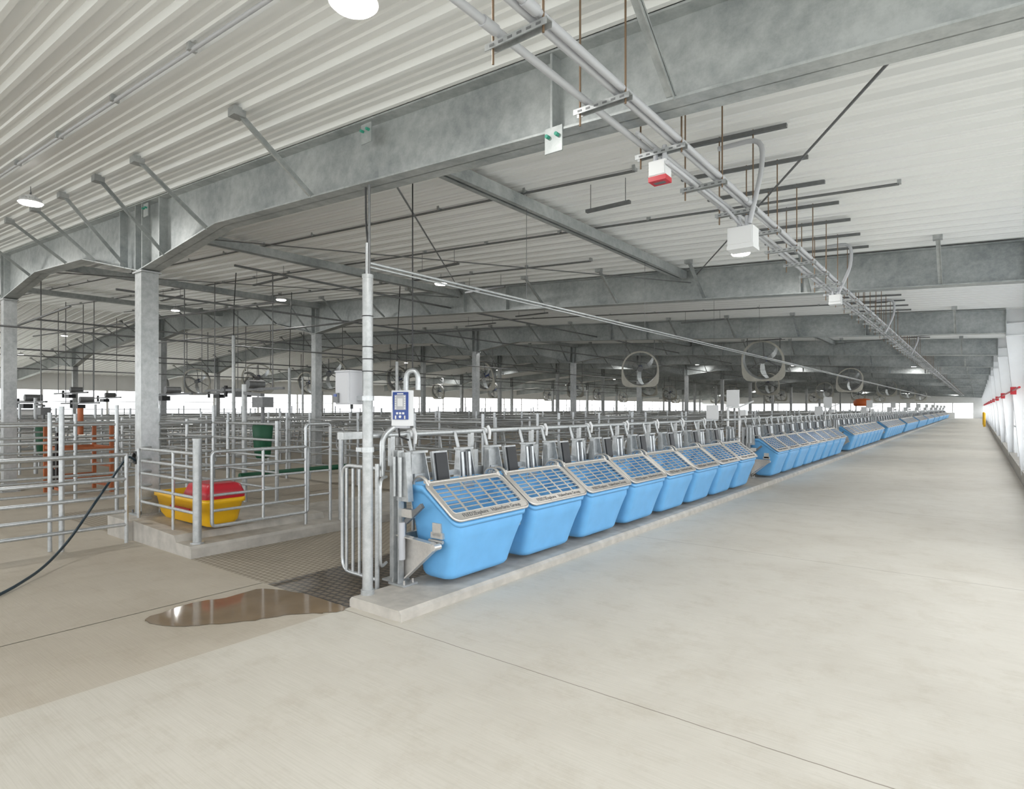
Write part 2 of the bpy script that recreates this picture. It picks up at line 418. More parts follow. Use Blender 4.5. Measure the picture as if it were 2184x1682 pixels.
# ------------------------------------------------------------------ feed bins
ZB = .12
def zrim(x):
    if x < -.08: return .935
    return .935 - (x + .08) * (.295 / .39)
def ring(t, inset=0., inner=0.):
    tt = min(1, t / .8)
    xb = -.2 - .11 * t; xf = .15 + .145 * tt; hw = .405 + .085 * min(1, t / .95)
    xb += inset + inner; xf -= inset + inner; hw -= inset + inner
    r = .075; pts = []
    for (cx, cy, a0) in ((xf - r, -hw + r, -90), (xf - r, hw - r, 0), (xb + r, hw - r, 90), (xb + r, -hw + r, 180)):
        for k in range(6):
            a = math.radians(a0 + 18 * k); pts.append((cx + r * math.cos(a), cy + r * math.sin(a)))
    return [V((x, y_, ZB + t * (zrim(x) - ZB))) for x, y_ in pts]
def fixz(pts, t): return [V((p.x, p.y, ZB + t * (zrim(p.x) - ZB))) for p in pts]
def build_bin():
    mb = MB()
    levels = [(0, .06, 0), (.008, .03, 0), (.03, .01, 0), (.07, 0, 0)] + [(k / 10, 0, 0) for k in range(1, 10)] + [(.93, 0, 0), (.935, -.014, 0), (.995, -.016, 0), (1.0, -.008, 0), (1.0, 0, .02), (.95, 0, .03), (.84, 0, .035), (.76, 0, .05), (.72, 0, .09)]
    def make(t, ins, inn):
        r0 = ring(t, ins, inn); out = []
        N = len(r0)
        for i in range(N):
            a, b_ = r0[i], r0[(i + 1) % N]; out.append(a)
            if (i % 6) == 5:
                for k in range(1, 6): out.append(a.lerp(b_, k / 6))
        return fixz(out, t)
    rings = [make(*l) for l in levels]; L = len(rings[0]); vs = [p for R in rings for p in R]; fs = []
    for i in range(len(rings) - 1):
        for k in range(L): k2 = (k + 1) % L; fs.append((i * L + k, i * L + k2, (i + 1) * L + k2, (i + 1) * L + k))
    mb.add(vs, fs, BLUE, True)
    mb.add(rings[0], [tuple(range(L))[::-1]], BLUE)
    # inner floor: a grid strip that follows the sloping rim
    top = rings[-1]; xs_ = sorted(set(round(p.x, 4) for p in top))
    xa, xb = xs_[0] + .005, xs_[-1] - .005; ya = max(p.y for p in top) - .01; vs = []; fs = []
    for i in range(9):
        X = xa + (xb - xa) * i / 8; z = ZB + .725 * (zrim(X) - ZB); vs += [V((X, -ya, z)), V((X, ya, z))]
    for i in range(8): fs.append((2 * i, 2 * i + 2, 2 * i + 3, 2 * i + 1))
    mb.add(vs, fs, BLUE, True)
    F = V((.315, 0, .655)); e = V((-.39, 0, .295)).normalized(); nrm = V((.295, 0, .39)).normalized(); F = F + nrm * .012
    def P(u, v, h=0): return F + V((0, u, 0)) + e * v + nrm * h
    W, H = .515, .475
    def rr(w0, v0, v1, r):
        pts = []
        for (cu, cv, a0) in ((w0 - r, v0 + r, -90), (w0 - r, v1 - r, 0), (-w0 + r, v1 - r, 90), (-w0 + r, v0 + r, 180)):
            for k in range(6):
                a = math.radians(a0 + 18 * k); pts.append((cu + r * math.cos(a), cv + r * math.sin(a)))
        return pts
    o = rr(W, 0, H, .07); i_ = rr(W - .05, .085, H - .045, .03); n = len(o)
    vs = [P(u, v, .012) for u, v in o] + [P(u, v, .012) for u, v in i_] + [P(u, v, -.004) for u, v in o] + [P(u, v, -.004) for u, v in i_]
    fs = []
    for k in range(n):
        q = (k + 1) % n
        fs += [(k, q, n + q, n + k), (2 * n + k, 3 * n + k, 3 * n + q, 2 * n + q), (n + k, n + q, 3 * n + q, 3 * n + k), (k, 2 * n + k, 2 * n + q, q)]
    mb.add(vs, fs, STEEL)
    mb.path([P(u, v, .006) for u, v in o], .012, STEEL, 8, closed=True)
    mb.path([P(u, v, .01) for u, v in i_], .005, STEEL, 6, closed=True)
    rows = 7; v0, v1 = .085, H - .045; pit = (v1 - v0) / rows
    for k in range(1, rows): mb.bar(P(-W + .05, v0 + k * pit, .009), P(W - .05, v0 + k * pit, .009), .012, .004, STEEL, up=nrm)
    for u in (-.30, -.10, .10, .30): mb.bar(P(u, v0, .010), P(u, v1, .010), .026, .005, STEEL, up=nrm)
    for sgn in (-1, 1):
        pts = [V((-.12 - .09 * math.cos(a), sgn * .485, .93 + .075 * math.sin(a))) for a in [math.pi * k / 8 for k in range(9)]]
        mb.path(pts, .014, STEEL, 8)
        mb.box((-.06, sgn * .47, .965), (.05, .03, .03), STEEL)
    cu = bpy.data.curves.new('t', 'FONT'); cu.body = 'FEED2Explore   Halverfarm Group'; cu.size = .056; cu.extrude = .0008
    cu.align_x = 'CENTER'; cu.align_y = 'CENTER'; cu.resolution_u = 2
    ob = bpy.data.objects.new('t', cu); scene.collection.objects.link(ob)
    dg = bpy.context.evaluated_depsgraph_get(); me = bpy.data.meshes.new_from_object(ob.evaluated_get(dg))
    mb.add([P(v.co.x, .045 + v.co.y, .0135 + v.co.z) for v in me.vertices], [tuple(p.vertices) for p in me.polygons], BLUED)
    bpy.data.objects.remove(ob); bpy.data.curves.remove(cu)
    for sgn in (-1, 1):
        mb.box((.07, sgn * .46, .52), (.14, .05, .05), STEEL); mb.box((.07, sgn * .475, .57), (.1, .02, .11), STEEL)
        mb.tube((-.02, sgn * .48, .47), (.14, sgn * .48, .47), .016, STEEL)
    return mb.mesh('feed_bin')
BIN = build_bin()

def build_gate():
    mb = MB(); xg = -.40
    yb = -.5375
    mb.box((xg, yb, .63), (.06, .05, 1.1), GALV)
    mb.box((xg, yb + .06, .55), (.012, .16, .9), GALV)
    mb.box((xg + .02, yb, .09), (.18, .16, .015), GALV)
    for yc in (-.33, .30):
        mb.prism([(xg + .04, yc - .13, .78), (xg + .04, yc + .13, .78), (xg + .04, yc + .085, 1.21), (xg + .04, yc - .085, 1.21)], (.012, 0, 0), GALV)
        mb.prism([(xg + .05, yc - .13, .78), (xg + .15, yc - .13, .78), (xg + .09, yc - .085, 1.19), (xg + .05, yc - .085, 1.19)], (0, .008, 0), GALV)
        mb.prism([(xg + .05, yc + .13, .78), (xg + .15, yc + .13, .78), (xg + .09, yc + .085, 1.19), (xg + .05, yc + .085, 1.19)], (0, -.008, 0), GALV)
        mb.box((xg + .07, yc, 1.205), (.09, .19, .02), GALV)
        mb.tube((xg, yc, 1.2), (xg - .05, yc, 1.36), .018, PIPE, 8)
    for q in (.25, .31, .35): mb.tube((xg + .12, q, .82), (xg + .09, q, 1.17), .02 if q != .31 else .012, PIPE if q != .31 else DARKST, 10)
    mb.box((xg + .13, .30, .85), (.03, .15, .04), STEEL)
    R = Matrix.Rotation(math.radians(-9), 3, 'Y')
    mb.box((xg + .13, -.07, 1.04), (.03, .15, .29), BLACK, R)
    mb.box((xg + .11, -.07, 1.04), (.03, .20, .32), GALV, R)
    mb.bar((xg + .06, -.36, .98), (xg + .06, .36, .98), .03, .05, GALV)
    mb.bar((xg + .02, -.5, .45), (xg + .02, .5, .45), .04, .06, GALV)
    mb.path(fillet([(xg - .12, -.2, .3), (xg - .12, -.2, 1.12), (xg - .12, .16, 1.12), (xg - .12, .16, .3)], .12), .016, PIPE, 8)
    mb.tube((xg - .08, -.5375, 1.36), (xg - .08, .5375, 1.36), .026, PIPE, 12)
    mb.tube((xg - .08, -.30, 1.36), (xg - .08, -.225, 1.36), .036, WHITE, 12)
    mb.path(fillet([(xg - .05, -.26, 1.41), (xg - .02, -.26, 1.36), (xg - .03, -.26, 1.27)], .03), .016, WHITE, 8)
    mb.box((xg - .08, -.5, 1.22), (.04, .05, .28), GALV)
    return mb.mesh('feed_gate')
GATE = build_gate()
def build_end(sgn):
    mb = MB(); y = 0
    mb.box((-.27, 0, .66), (.07, .012, 1.15), GALV); mb.box((-.30, sgn * -.03, .66), (.012, .06, 1.15), GALV); mb.box((-.235, sgn * -.03, .66), (.012, .06, 1.15), GALV)
    mb.prism([(-.33, -.03, .80), (-.14, -.03, .80), (-.18, -.03, 1.22), (-.31, -.03, 1.22)], (0, .06, 0), GALV)
    for q in (-.29, -.22): mb.tube((q, -.05 * 1, .84), (q, -.05, 1.18), .018, PIPE)
    mb.box((-.24, 0, .09), (.20, .16, .016), GALV)
    for a in (-.31, -.17):
        for c in (-.05, .05): mb.tube((a, c, .08), (a, c, .13), .01, STEEL, 6)
    mb.prism([(-.30, .02, .50), (.13, .02, .47), (.17, .02, .43), (.02, .02, .35), (-.24, .02, .14), (-.30, .02, .14)], (0, .012, 0), STEEL)
    mb.bar((.17, 0, .45), (-.2, 0, .14), .05, .012, STEEL); mb.bar((-.30, 0, .5), (.13, 0, .475), .06, .01, STEEL)
    mb.tube((.15, -.03, .45), (.15, .05, .45), .028, STEEL)
    mb.bar((-.2, 0, .62), (.0, 0, .78), .03, .04, DARKST); mb.box((-.17, 0, .70), (.12, .05, .07), STEEL)
    mb.path(fillet([(-.33, .05, 1.0), (-.42, .05, .85), (-.36, .05, .6)], .05), .012, BLACK, 6)
    mb.tube((-.22, -.03, .3), (-.22, -.03, .62), .03, GREYP)
    return mb.mesh('feeder_end_frame')
ENDM = build_end(1)
PIT = 1.075
groups = [3.60 + 10.08 * k for k in range(11)]
for g, ys in enumerate(groups):
    for k in range(8):
        yc = ys + .55 + PIT * k
        place('feed_bin', BIN, (-3.7, yc, 0)); place('feed_gate', GATE, (-3.7, yc, 0))
    place('feeder_end_frame', ENDM, (-3.7, ys - .03, 0))
    place('feeder_end_frame', ENDM, (-3.7, ys + 8 * PIT + .09, 0), )
    mb = MB(); yy = ys + 8 * PIT + .45
    mb.path(fillet([(-4.1, yy, .08), (-4.1, yy, 1.62), (-4.1, yy + .75, 1.62), (-4.1, yy + .75, .08)], .08), .024, POSTW)
    mb.tube((-4.1, yy - 0.3, 1.36), (-4.1, yy + 1.1, 1.36), .026, PIPE)
    mb.tube((-4.1, yy, .95), (-4.1, yy + .75, .95), .02, PIPE); mb.tube((-4.1, yy, .5), (-4.1, yy + .75, .5), .02, PIPE)
    mb.box((-4.06, yy + .2, 1.80), (.26, .02, .36), WHITE); mb.tube((-4.08, yy + .22, 1.6), (-4.08, yy + .22, 1.9), .015, PIPE)
    mb.box((-4.16, yy - .75, 1.52), (.24, .02, .28), WHITE); mb.tube((-4.17, yy - .73, 1.36), (-4.17, yy - .73, 1.5), .015, PIPE)
    mb.box((-4.0, yy + .75, 1.5), (.12, .16, .12), WHITE)
    mb.bar((-4.1, yy + .75, 1.62), (-3.8, yy + .75, 1.75), .03, .03, POSTW)
    mb.obj('feeder_sign_frame')

mb = MB(); mb.tube((-4.18, 3.1, 1.36), (-4.18, 3.62, 1.36), .026, PIPE); mb.box((-4.18, 3.2, 1.37), (.08, .2, .06), GALV); mb.obj('neck_rail_end')

mb = MB()
yb = 3.42
mb.path(fillet([(-4.10, yb, .12), (-4.62, yb + .03, .12), (-4.62, yb + .03, 1.08), (-4.10, yb, 1.08)], .12), .018, PIPE)
for x in (-4.52, -4.43, -4.34, -4.24): mb.path(fillet([(x - .0, yb, .14), (x, yb, 1.06)], .02), .014, PIPE)
mb.tube((-4.10, yb, .0), (-4.10, yb, 1.12), .02, PIPE)
mb.path(fillet([(-4.10, yb + .1, .25), (-4.0, yb - .05, .25), (-4.0, yb - .05, 1.0), (-4.10, yb + .1, 1.0)], .08), .014, PIPE)
mb.obj('hooped_swing_gate')

# ------------------------------------------------------------------ pole with control box
mb = MB(); px, py = -3.955, 3.2
mb.tube((px, py, .08), (px, py, 2.66), .043, GALV, 20); mb.tube((px, py, 2.66), (px, py, 2.69), .046, GALV, 20)
mb.tube((px, py, .08), (px, py, .12), .055, GALV, 20)
for z in (1.26, 1.68): 
    mb.tube((px, py, z - .02), (px, py, z + .02), .053, PIPE, 16); mb.box((px - .05, py - .03, z), (.1, .02, .035), PIPE)
for z in (2.35, 2.0, 1.9, 2.1): mb.tube((px, py, z - .004), (px, py, z + .004), .046, BLACK, 16)
mb.tube((px + .02, py, 2.66), (px + .02, py, 3.42), .011, DARKST, 8); mb.tube((px - .005, py, 2.66), (px - .005, py, 2.95), .016, PIPE, 8)
mb.path(fillet([(px, py - .02, 3.4), (px - .02, py, 3.1), (px + .01, py, 2.9), (px - .03, py, 2.69)], .1), .008, BLACK, 6)
mb.obj('steel_pole')
mb = MB(); c = V((-4.14, 3.16, 1.765))
mb.box(c, (.19, .13, .27), GREYP); mb.box(c + V((0, -.07, 0)), (.17, .012, .25), GREYP); mb.box(c + V((0, 0, .139)), (.2, .15, .012), GREYP)
mb.box(c + V((-.06, -.08, -.08)), (.06, .03, .08), DARKST); mb.box(c + V((-.06, -.098, -.06)), (.035, .006, .02), CTRL)
mb.tube(c + V((.03, 0, -.13)), c + V((.03, 0, -.17)), .012, BLACK); mb.obj('control_box')

def terminal(loc, rotz):
    mb = MB()
    mb.box((0, 0, 0), (.185, .06, .31), WHITE); mb.box((0, -.034, .02), (.15, .01, .24), CTRL)
    mb.box((0, -.041, .05), (.11, .004, .13), GREYP)
    for a in range(6): 
        for s in (-1, 1): mb.box((s * .045, -.044, .1 - a * .02), (.012, .004, .012), WHITE)
    mb.box((0, -.044, .05), (.05, .004, .07), WHITE)
    for s in range(3): mb.box((-.03 + .03 * s, -.041, -.045), (.02, .004, .018), WHITE)
    mb.box((0, -.041, .125), (.06, .004, .01), WHITE)
    for s in (-1, 1): mb.box((s * .045, -.041, -.08), (.012, .004, .03), STEEL)
    mb.disc((0, -.042, -.075), .012, .008, WHITE, 12, (0, 1, 0))
    mb.box((0, 0, -.165), (.12, .05, .02), GREYP)
    mb.path([(-.04, 0, -.17), (-.03, 0, -.25), (.06, 0, -.28)], .008, BLACK, 6)
    return mb.obj('feeder_terminal', loc, (0, 0, rotz))
terminal((-4.0, 3.62, 1.60), math.radians(18))
mb = MB(); mb.path(fillet([(-4.13, 3.5, 1.0), (-4.13, 3.5, 1.36), (-4.02, 3.68, 1.5), (-4.02, 3.68, 1.93), (-3.93, 3.74, 1.93), (-3.93, 3.74, 1.76)], .09, 6), .024, PIPE, 12)
mb.obj('terminal_bracket_pipe')
mb = MB()
mb.tube((-3.98, 3.72, zr(-4) - .05), (-3.98, 3.72, 1.9), .006, BLACK, 6); mb.obj('hanging_cable')

mb = MB(); mb.tube((px, py, 2.79), (px, 78, 2.79), .014, PIPE, 8); mb.tube((px + .03, py, 2.75), (px + .03, 78, 2.75), .009, PIPE, 6)
for k in range(24):
    yy = 5.4 + 3.0 * k; mb.tube((px, yy, 2.79), (px, yy, zr(px) - .05), .003, DARKST, 5)
mb.obj('overhead_water_line')

# ------------------------------------------------------------------ overhead conduit rack
mb = MB(); ZC = 3.21
for x, r in ((-1.66, .019), (-1.49, .017), (-1.445, .019)):
    mb.tube((x, -2, ZC + .03), (x, 100, ZC + .03), r, GREYP, 10)
mb.tube((-1.605, 3.3, ZC + .025), (-1.605, 100, ZC + .025), .014, GREYP, 8)
for y_ in (1.95, 4.9, 7.8): 
    for x in (-1.66, -1.445): mb.tube((x, y_, ZC + .03), (x, y_ + .09, ZC + .03), .025, GREYP, 10)
mb.obj('electrical_conduit_run')
mb = MB(); k = 0
yy = 2.07 - .74
while yy < 95:
    mb.box((-1.565, yy, ZC - .005), (.33, .042, .006), GALV)
    for q in (-.02, .02): mb.box((-1.565, yy + q, ZC - .018), (.33, .004, .028), GALV)
    for q in range(6): mb.box((-1.69 + .05 * q, yy - .0225, ZC - .018), (.025, .002, .010), DARKST)
    on_raf = any(abs(yy - r) < .2 for r in RY)
    for x in (-1.70, -1.43):
        mb.tube((x, yy, ZC - .09 if x < -1.6 else ZC - .05), (x, yy, zr(x) - (.04 if not on_raf else .55)), .0055, RUST, 6)
    if yy > 3.6 and not on_raf:
        mb.box((-1.75, yy, zr(-1.75) - .065), (1.15, .035, .03), DARKST, Matrix.Rotation(.053, 3, 'Y'))
    yy += .74 if yy < 30 else 1.48
mb.obj('conduit_trapeze_hanger')
def jbox(name, loc, size, lid):
    mb = MB(); mb.box((0, 0, 0), size, WHITE); mb.box((0, 0, -size[2] / 2 - .01), (size[0] * 1.04, size[1] * 1.04, .03), lid)
    mb.box((0, -size[1] / 2 - .004, 0), (size[0] * .9, .008, size[2] * .8), WHITE)
    mb.tube((-.03, 0, size[2] / 2), (-.03, 0, size[2] / 2 + .1), .015, GREYP); mb.tube((.03, 0, size[2] / 2), (.03, 0, size[2] / 2 + .1), .015, GREYP)
    if lid is RED: mb.box((0, 0, -size[2] / 2 - .027), (.07, .03, .004), DARKST)
    mb.obj(name, loc)
jbox('alarm_junction_box', (-1.57, 3.55, 3.08), (.11, .09, .10), RED)
jbox('junction_box', (-1.50, 5.0, 2.97), (.2, .16, .15), WHITE)
jbox('junction_box', (-1.50, 9.0, 3.05), (.14, .12, .10), WHITE)
mb = MB()
mb.path(fillet([(-1.5, 3.5, 3.1), (-1.5, 3.9, 3.1), (-1.6, 4.1, 3.2), (-1.6, 4.9, 3.2), (-1.52, 5.0, 3.08)], .1), .013, GREYP, 8)
mb.path(fillet([(-1.45, 5.0, 3.08), (-1.35, 5.0, 3.5), (-1.35, 5.0, 3.74), (-1.7, 5.0, 3.74)], .12), .02, GREYP, 8)
for q in (8.9, 14, 20): mb.path(fillet([(-1.45, q, 3.1), (-1.3, q, 3.45), (-1.3, q, 3.74), (-1.6, q, 3.74)], .12), .02, GREYP, 8)
mb.obj('conduit_bend')
mb = MB()
for yy, xa, xb, d in ((1.87, -1.5, -24, .06), (5.3, -2.6, -24, .07), (6.9, -.6, -24, .07), (8.6, -5, -24, .07), (12.5, -1.5, -24, .07), (14.8, -1.5, -24, .07), (19.5, -1.5, -24, .07)):
    mb.tube((xa, yy, zr(xa) - d), (xb, yy, zr(xb) - d), .014, GREYP if yy < 3 else DARKST, 8)
    x = xa
    while x > xb:
        mb.box((x, yy, zr(x) - .045), (.03, .06, .05), GALV); x -= 1.3
mb.obj('ceiling_conduit')
mb = MB()
for (x, yy, L) in ((-6.9, 7.0, .9), (-3.0, 5.5, .5), (-7.6, 9.0, 1.0), (-11, 6.5, 1.2), (-16, 6.8, 1.2), (-5.5, 15, 1.1), (-12, 14, 1.2), (-9, 12.5, 1)):
    z = zr(x) - .3; mb.box((x, yy, z), (L, .045, .03), DARKST)
    for s in (-.4, .4): mb.tube((x + s * L, yy, z), (x + s * L, yy, zr(x + s * L) - .04), .004, DARKST, 5)
mb.obj('hanging_strut_channel')

# ------------------------------------------------------------------ lamps
lm = MB()
lm.tube((0, 0, 0), (0, 0, .018), .11, LAMP, 28); lm.tube((0, 0, .015), (0, 0, .045), .128, WHITE, 28, r2=.105)
lm.tube((0, 0, .045), (0, 0, .1), .08, WHITE, 20, r2=.055); lm.path([(-.02, 0, .1), (-.02, 0, .14), (.02, 0, .14), (.02, 0, .1)], .005, DARKST, 6)
lm.tube((0, 0, .14), (0, 0, .21), .004, DARKST, 6)
for a in range(16):
    t = a * math.pi / 8; lm.box((.09 * math.cos(t), .09 * math.sin(t), .055), (.04, .004, .03), WHITE, Matrix.Rotation(t, 3, 'Z'))
LM = lm.mesh('high_bay_lamp')
LX = [-2.55, -8.2, -13.7, -19.5, -29.5, -35.5]
LY = [2.2, 8.4, 17.8, 27, 36.5, 46, 55.5, 65, 75, 85, 95, 105]
def lamp(x, y):
    z = zr(x) - .255
    o = place('high_bay_lamp', LM, (x, y, z))
    ld = bpy.data.lights.new('lamp_light', 'AREA'); ld.shape = 'DISK'; ld.size = .2; ld.energy = 28; ld.color = (1, .98, .94)
    lo = bpy.data.objects.new('light', ld); lo.location = (0, 0, -.01); lo.parent = o; scene.collection.objects.link(lo)
for yy in LY:
    for x in LX:
        if yy == 2.2 and x == -2.55: lamp(-2.56, 1.98); continue
        lamp(x - .7 if (yy == 2.2 and x == -8.2) else x, yy)

# ------------------------------------------------------------------ fans
fm = MB(); R = .6; n = 36
def circ(r, y, n=36): return [V((r * math.cos(2 * math.pi * k / n), y, r * math.sin(2 * math.pi * k / n))) for k in range(n)]
sq = []
for k in range(n):
    a = 2 * math.pi * k / n; c_, s_ = math.cos(a), math.sin(a); q = .66 / max(abs(c_), abs(s_)); q = min(q, .82) if s_ < 0 else .655
    sq.append(V((q * c_, -.02, q * s_)))
c0 = circ(R, -.02)
vs = c0 + sq + [p + V((0, .03, 0)) for p in c0] + [p + V((0, .03, 0)) for p in sq]
fs = []
for k in range(n):
    q = (k + 1) % n; fs += [(k, n + k, n + q, q), (2 * n + k, 2 * n + q, 3 * n + q, 3 * n + k), (n + k, 3 * n + k, 3 * n + q, n + q)]
fm.add(vs, fs, BEIGE)
d0, d1, d2 = circ(R, -.02), circ(R * 1.0, .2), circ(R * 1.015, .2)
fm.add(d0 + d1 + d2 + circ(R * 1.015, -.02), [(k, (k + 1) % n, n + (k + 1) % n, n + k) for k in range(n)] + [(n + k, n + (k + 1) % n, 2 * n + (k + 1) % n, 2 * n + k) for k in range(n)] + [(2 * n + k, 2 * n + (k + 1) % n, 3 * n + (k + 1) % n, 3 * n + k) for k in range(n)], GALV, True)
fm.tube((0, .02, 0), (0, .3, 0), .09, CTRL, 16); fm.tube((0, .0, 0), (0, .05, 0), .1, DARKST, 16)
for a0 in (0, 120, 240):
    a = math.radians(a0 + 20); st = []
    for k in range(6):
        r = .08 + .5 * k / 5; w_ = .035 + .045 * math.sin(math.pi * (k + .6) / 6); tw = .7 - .5 * k / 5; bend = .35 * (k / 5) ** 2
        cx, cz = r * math.cos(a + bend), r * math.sin(a + bend); tx, tz = -math.sin(a + bend), math.cos(a + bend)
        st += [V((cx + tx * w_ * math.cos(tw), .06 + w_ * math.sin(tw), cz + tz * w_ * math.cos(tw))), V((cx - tx * w_ * math.cos(tw), .06 - w_ * math.sin(tw), cz - tz * w_ * math.cos(tw)))]
    fm.add(st, [(2 * k, 2 * k + 1, 2 * k + 3, 2 * k + 2) for k in range(5)], PIPE, True)
for a0 in (90, 210, 330):
    a = math.radians(a0); fm.bar((0, .2, 0), (R * math.cos(a), .2, R * math.sin(a)), .03, .012, DARKST, up=(0, 1, 0))
for rr_ in (.3, .45): fm.path(circ(rr_, -.01, 24), .003, DARKST, 4, closed=True)
FM = fm.mesh('barn_fan')
def fan(x, y, z, yaw=0, s=1.0):
    o = place('barn_fan', FM, (x, y, z), (math.radians(14), 0, math.radians(yaw))); o.scale = (s, s, s)
    mb = MB(); zt = zr(x) - .05 - z
    for q in (-.5, .5): mb.bar((q, .1, .3), (q, .1, zt / s), .025, .025, DARKST)
    mb.bar((-.55, .1, .66), (.55, .1, .66), .03, .03, DARKST)
    c = mb.obj('mount'); c.parent = o; c.rotation_euler = (-math.radians(14), 0, 0)
for yy in (20.0, 36.5, 53, 70, 87):
    for x in (-5.4, -9.6, -17, -22.5, -30, -36):
        fan(x, yy, 3.0 + (.1 if x > -6 else 0), random.uniform(-10, 25))
for x in (-17.5, -22, -27, -31): fan(x, 12.5, 2.75, random.uniform(20, 60), .9)

# ------------------------------------------------------------------ railings
def fence(name, p0, p1, zs, r=.02, post=2.0, pr=.03, ph=None, base=0.0, mat=PIPE):
    mb = MB(); p0 = V(p0); p1 = V(p1); L = (p1 - p0).length
    for z in zs: mb.tube((p0.x, p0.y, z), (p1.x, p1.y, z), r, mat, 8)
    k = max(1, round(L / post)); ph = ph or max(zs) + .05
    for i in range(k + 1):
        q = p0.lerp(p1, i / k); mb.tube((q.x, q.y, base), (q.x, q.y, ph), pr, mat, 8)
    return mb
mb = fence('g', (-8.02, 2.9, 0), (-8.02, -1.5, 0), (.22, .38, .56, .76, 1.05), .022, 2.3, .022, 1.06)
mb.obj('tube_gate')
mb = MB(); mb.tube((-8.1, 2.28, 0), (-8.1, 2.28, 1.62), .028, PIPE); mb.tube((-8.2, 2.2, 0), (-8.2, 2.2, 1.55), .022, PIPE); mb.obj('gate_post')
mb = MB(); mb.tube((-6.72, 3.12, .12), (-6.72, 3.12, 1.25), .045, GALV, 16); mb.tube((-6.72, 3.12, 1.25), (-6.72, 3.12, 1.27), .05, GALV, 16)
mb.tube((-6.72, 3.12, .13), (-6.72, 3.12, .15), .07, GALV, 16)
for z in (1.1, .95, .8, .62, .45): mb.path(fillet([(-6.72, 3.12, z), (-8.2, 3.12, z), (-8.36, 3.3, z)], .08), .018, PIPE, 8)
mb.tube((-7.3, 3.12, .2), (-7.3, 3.12, 1.1), .018, PIPE); mb.tube((-8.25, 3.12, .24), (-8.25, 3.12, 1.1), .02, PIPE)
mb.obj('corner_guard_rail')
mb = MB(); xg = -6.66
mb.path(fillet([(xg, 3.25, .3), (xg, 4.45, .3), (xg, 4.45, 1.12), (xg, 3.25, 1.12)], .05, closed=True), .02, PIPE, closed=True)
for z in (.47, .64, .80, .96): mb.tube((xg, 3.25, z), (xg, 4.45, z), .016, PIPE)
mb.tube((xg, 3.85, .3), (xg, 3.85, 1.12), .018, PIPE)
mb.path(fillet([(xg, 4.42, .15), (xg, 4.42, 1.40), (xg, 4.78, 1.40), (xg, 4.78, .15)], .05), .02, PIPE)
for z in (.5, .8, 1.1): mb.tube((xg, 4.42, z), (xg, 4.78, z), .014, PIPE)
mb.tube((xg, 4.95, .13), (xg, 4.95, 1.25), .035, PIPE)
mb.obj('pen_gate')

mb = MB()
def loft(mb, rings, mat):
    L = len(rings[0]); vs = [p for R_ in rings for p in R_]; fs = []
    for i in range(len(rings) - 1):
        for k in range(L): q = (k + 1) % L; fs.append((i * L + k, i * L + q, (i + 1) * L + q, (i + 1) * L + k))
    mb.add(vs, fs, mat, True); mb.add(rings[0], [tuple(range(L))[::-1]], mat); mb.add(rings[-1], [tuple(range(L))], mat)
def rrect(cx, cy, hx, hy, r, z):
    pts = []
    for (sx, sy, a0) in ((1, -1, -90), (1, 1, 0), (-1, 1, 90), (-1, -1, 180)):
        for k in range(6):
            a = math.radians(a0 + 18 * k); pts.append(V((cx + sx * (hx - r) + r * math.cos(a), cy + sy * (hy - r) + r * math.sin(a), z)))
    return pts
cx, cy = -7.55, 3.52
loft(mb, [rrect(cx, cy, .60, .15, .08, .235), rrect(cx, cy, .64, .19, .08, .3), rrect(cx, cy, .68, .225, .08, .50), rrect(cx, cy, .70, .25, .08, .51), rrect(cx, cy, .70, .25, .08, .56), rrect(cx, cy, .67, .22, .07, .56), rrect(cx, cy, .64, .19, .07, .4)], YEL)
loft(mb, [rrect(cx + .40, cy, .28, .24, .06, .55), rrect(cx + .40, cy, .29, .245, .06, .60), rrect(cx + .40, cy, .26, .2, .06, .71), rrect(cx + .40, cy, .22, .16, .06, .73)], RED)
mb.box((cx + .1, cy - .26, .42), (.5, .015, .04), RED)
mb.obj('water_trough')
mb = MB(); mb.tube((-9.9, 5.3, .45), (-9.9, 7.6, .45), .05, GREEN, 12)
for q in (5.4, 7.5): mb.tube((-9.9, q, 0), (-9.9, q, .45), .03, GALV)
mb.obj('green_rail_pipe')

mb = MB()
mb.path(fillet([(-8.3, 3.1, .95), (-8.25, 3.0, 1.02), (-8.2, 2.9, .9), (-7.9, 2.55, .55), (-7.55, 2.2, .22), (-7.1, 1.85, .06), (-6.6, 1.45, .016), (-6.2, 1.0, .016), (-6.3, .2, .016)], .25, 5), .014, HOSE, 8)
for a in range(3): mb.path([V((-8.33 + .07 * math.cos(t), 3.14 + a * .012 - .03, .98 + .07 * math.sin(t))) for t in [k * math.pi / 6 for k in range(13)]], .012, BLACK, 6)
mb.obj('water_hose')

def stall_row(x, y0, y1, s=1, step=1.2, h=1.1):
    mb = MB(); yy = y0
    while yy < y1:
        pts = [(x, yy, 0), (x, yy, h), (x + s * 1.9, yy, h - .05), (x + s * 2.0, yy, .5), (x + s * 1.3, yy, .42), (x + s * .6, yy, .6), (x, yy, .6)]
        mb.path(fillet(pts, .15, 3), .024, PIPE, 6); yy += step
    for z in (.55, h + .12): mb.tube((x, y0, z), (x, y1, z), .026, PIPE, 8)
    mb.tube((x + s * .4, y0, 1.05 + .12), (x + s * .4, y1, 1.05 + .12), .022, PIPE, 8)
    mb.obj('cubicle_divider_row')
for x, y0, y1, s in ((-11.9, 9, 100, 1), (-11.95, 9, 100, -1), (-19.5, 3.8, 100, 1), (-19.55, 3.8, 100, -1), (-29, 9, 90, 1), (-29.05, 9, 90, -1), (-38, 9, 90, 1)):
    stall_row(x, y0, y1, s, 1.2 if x > -20 else 1.8)
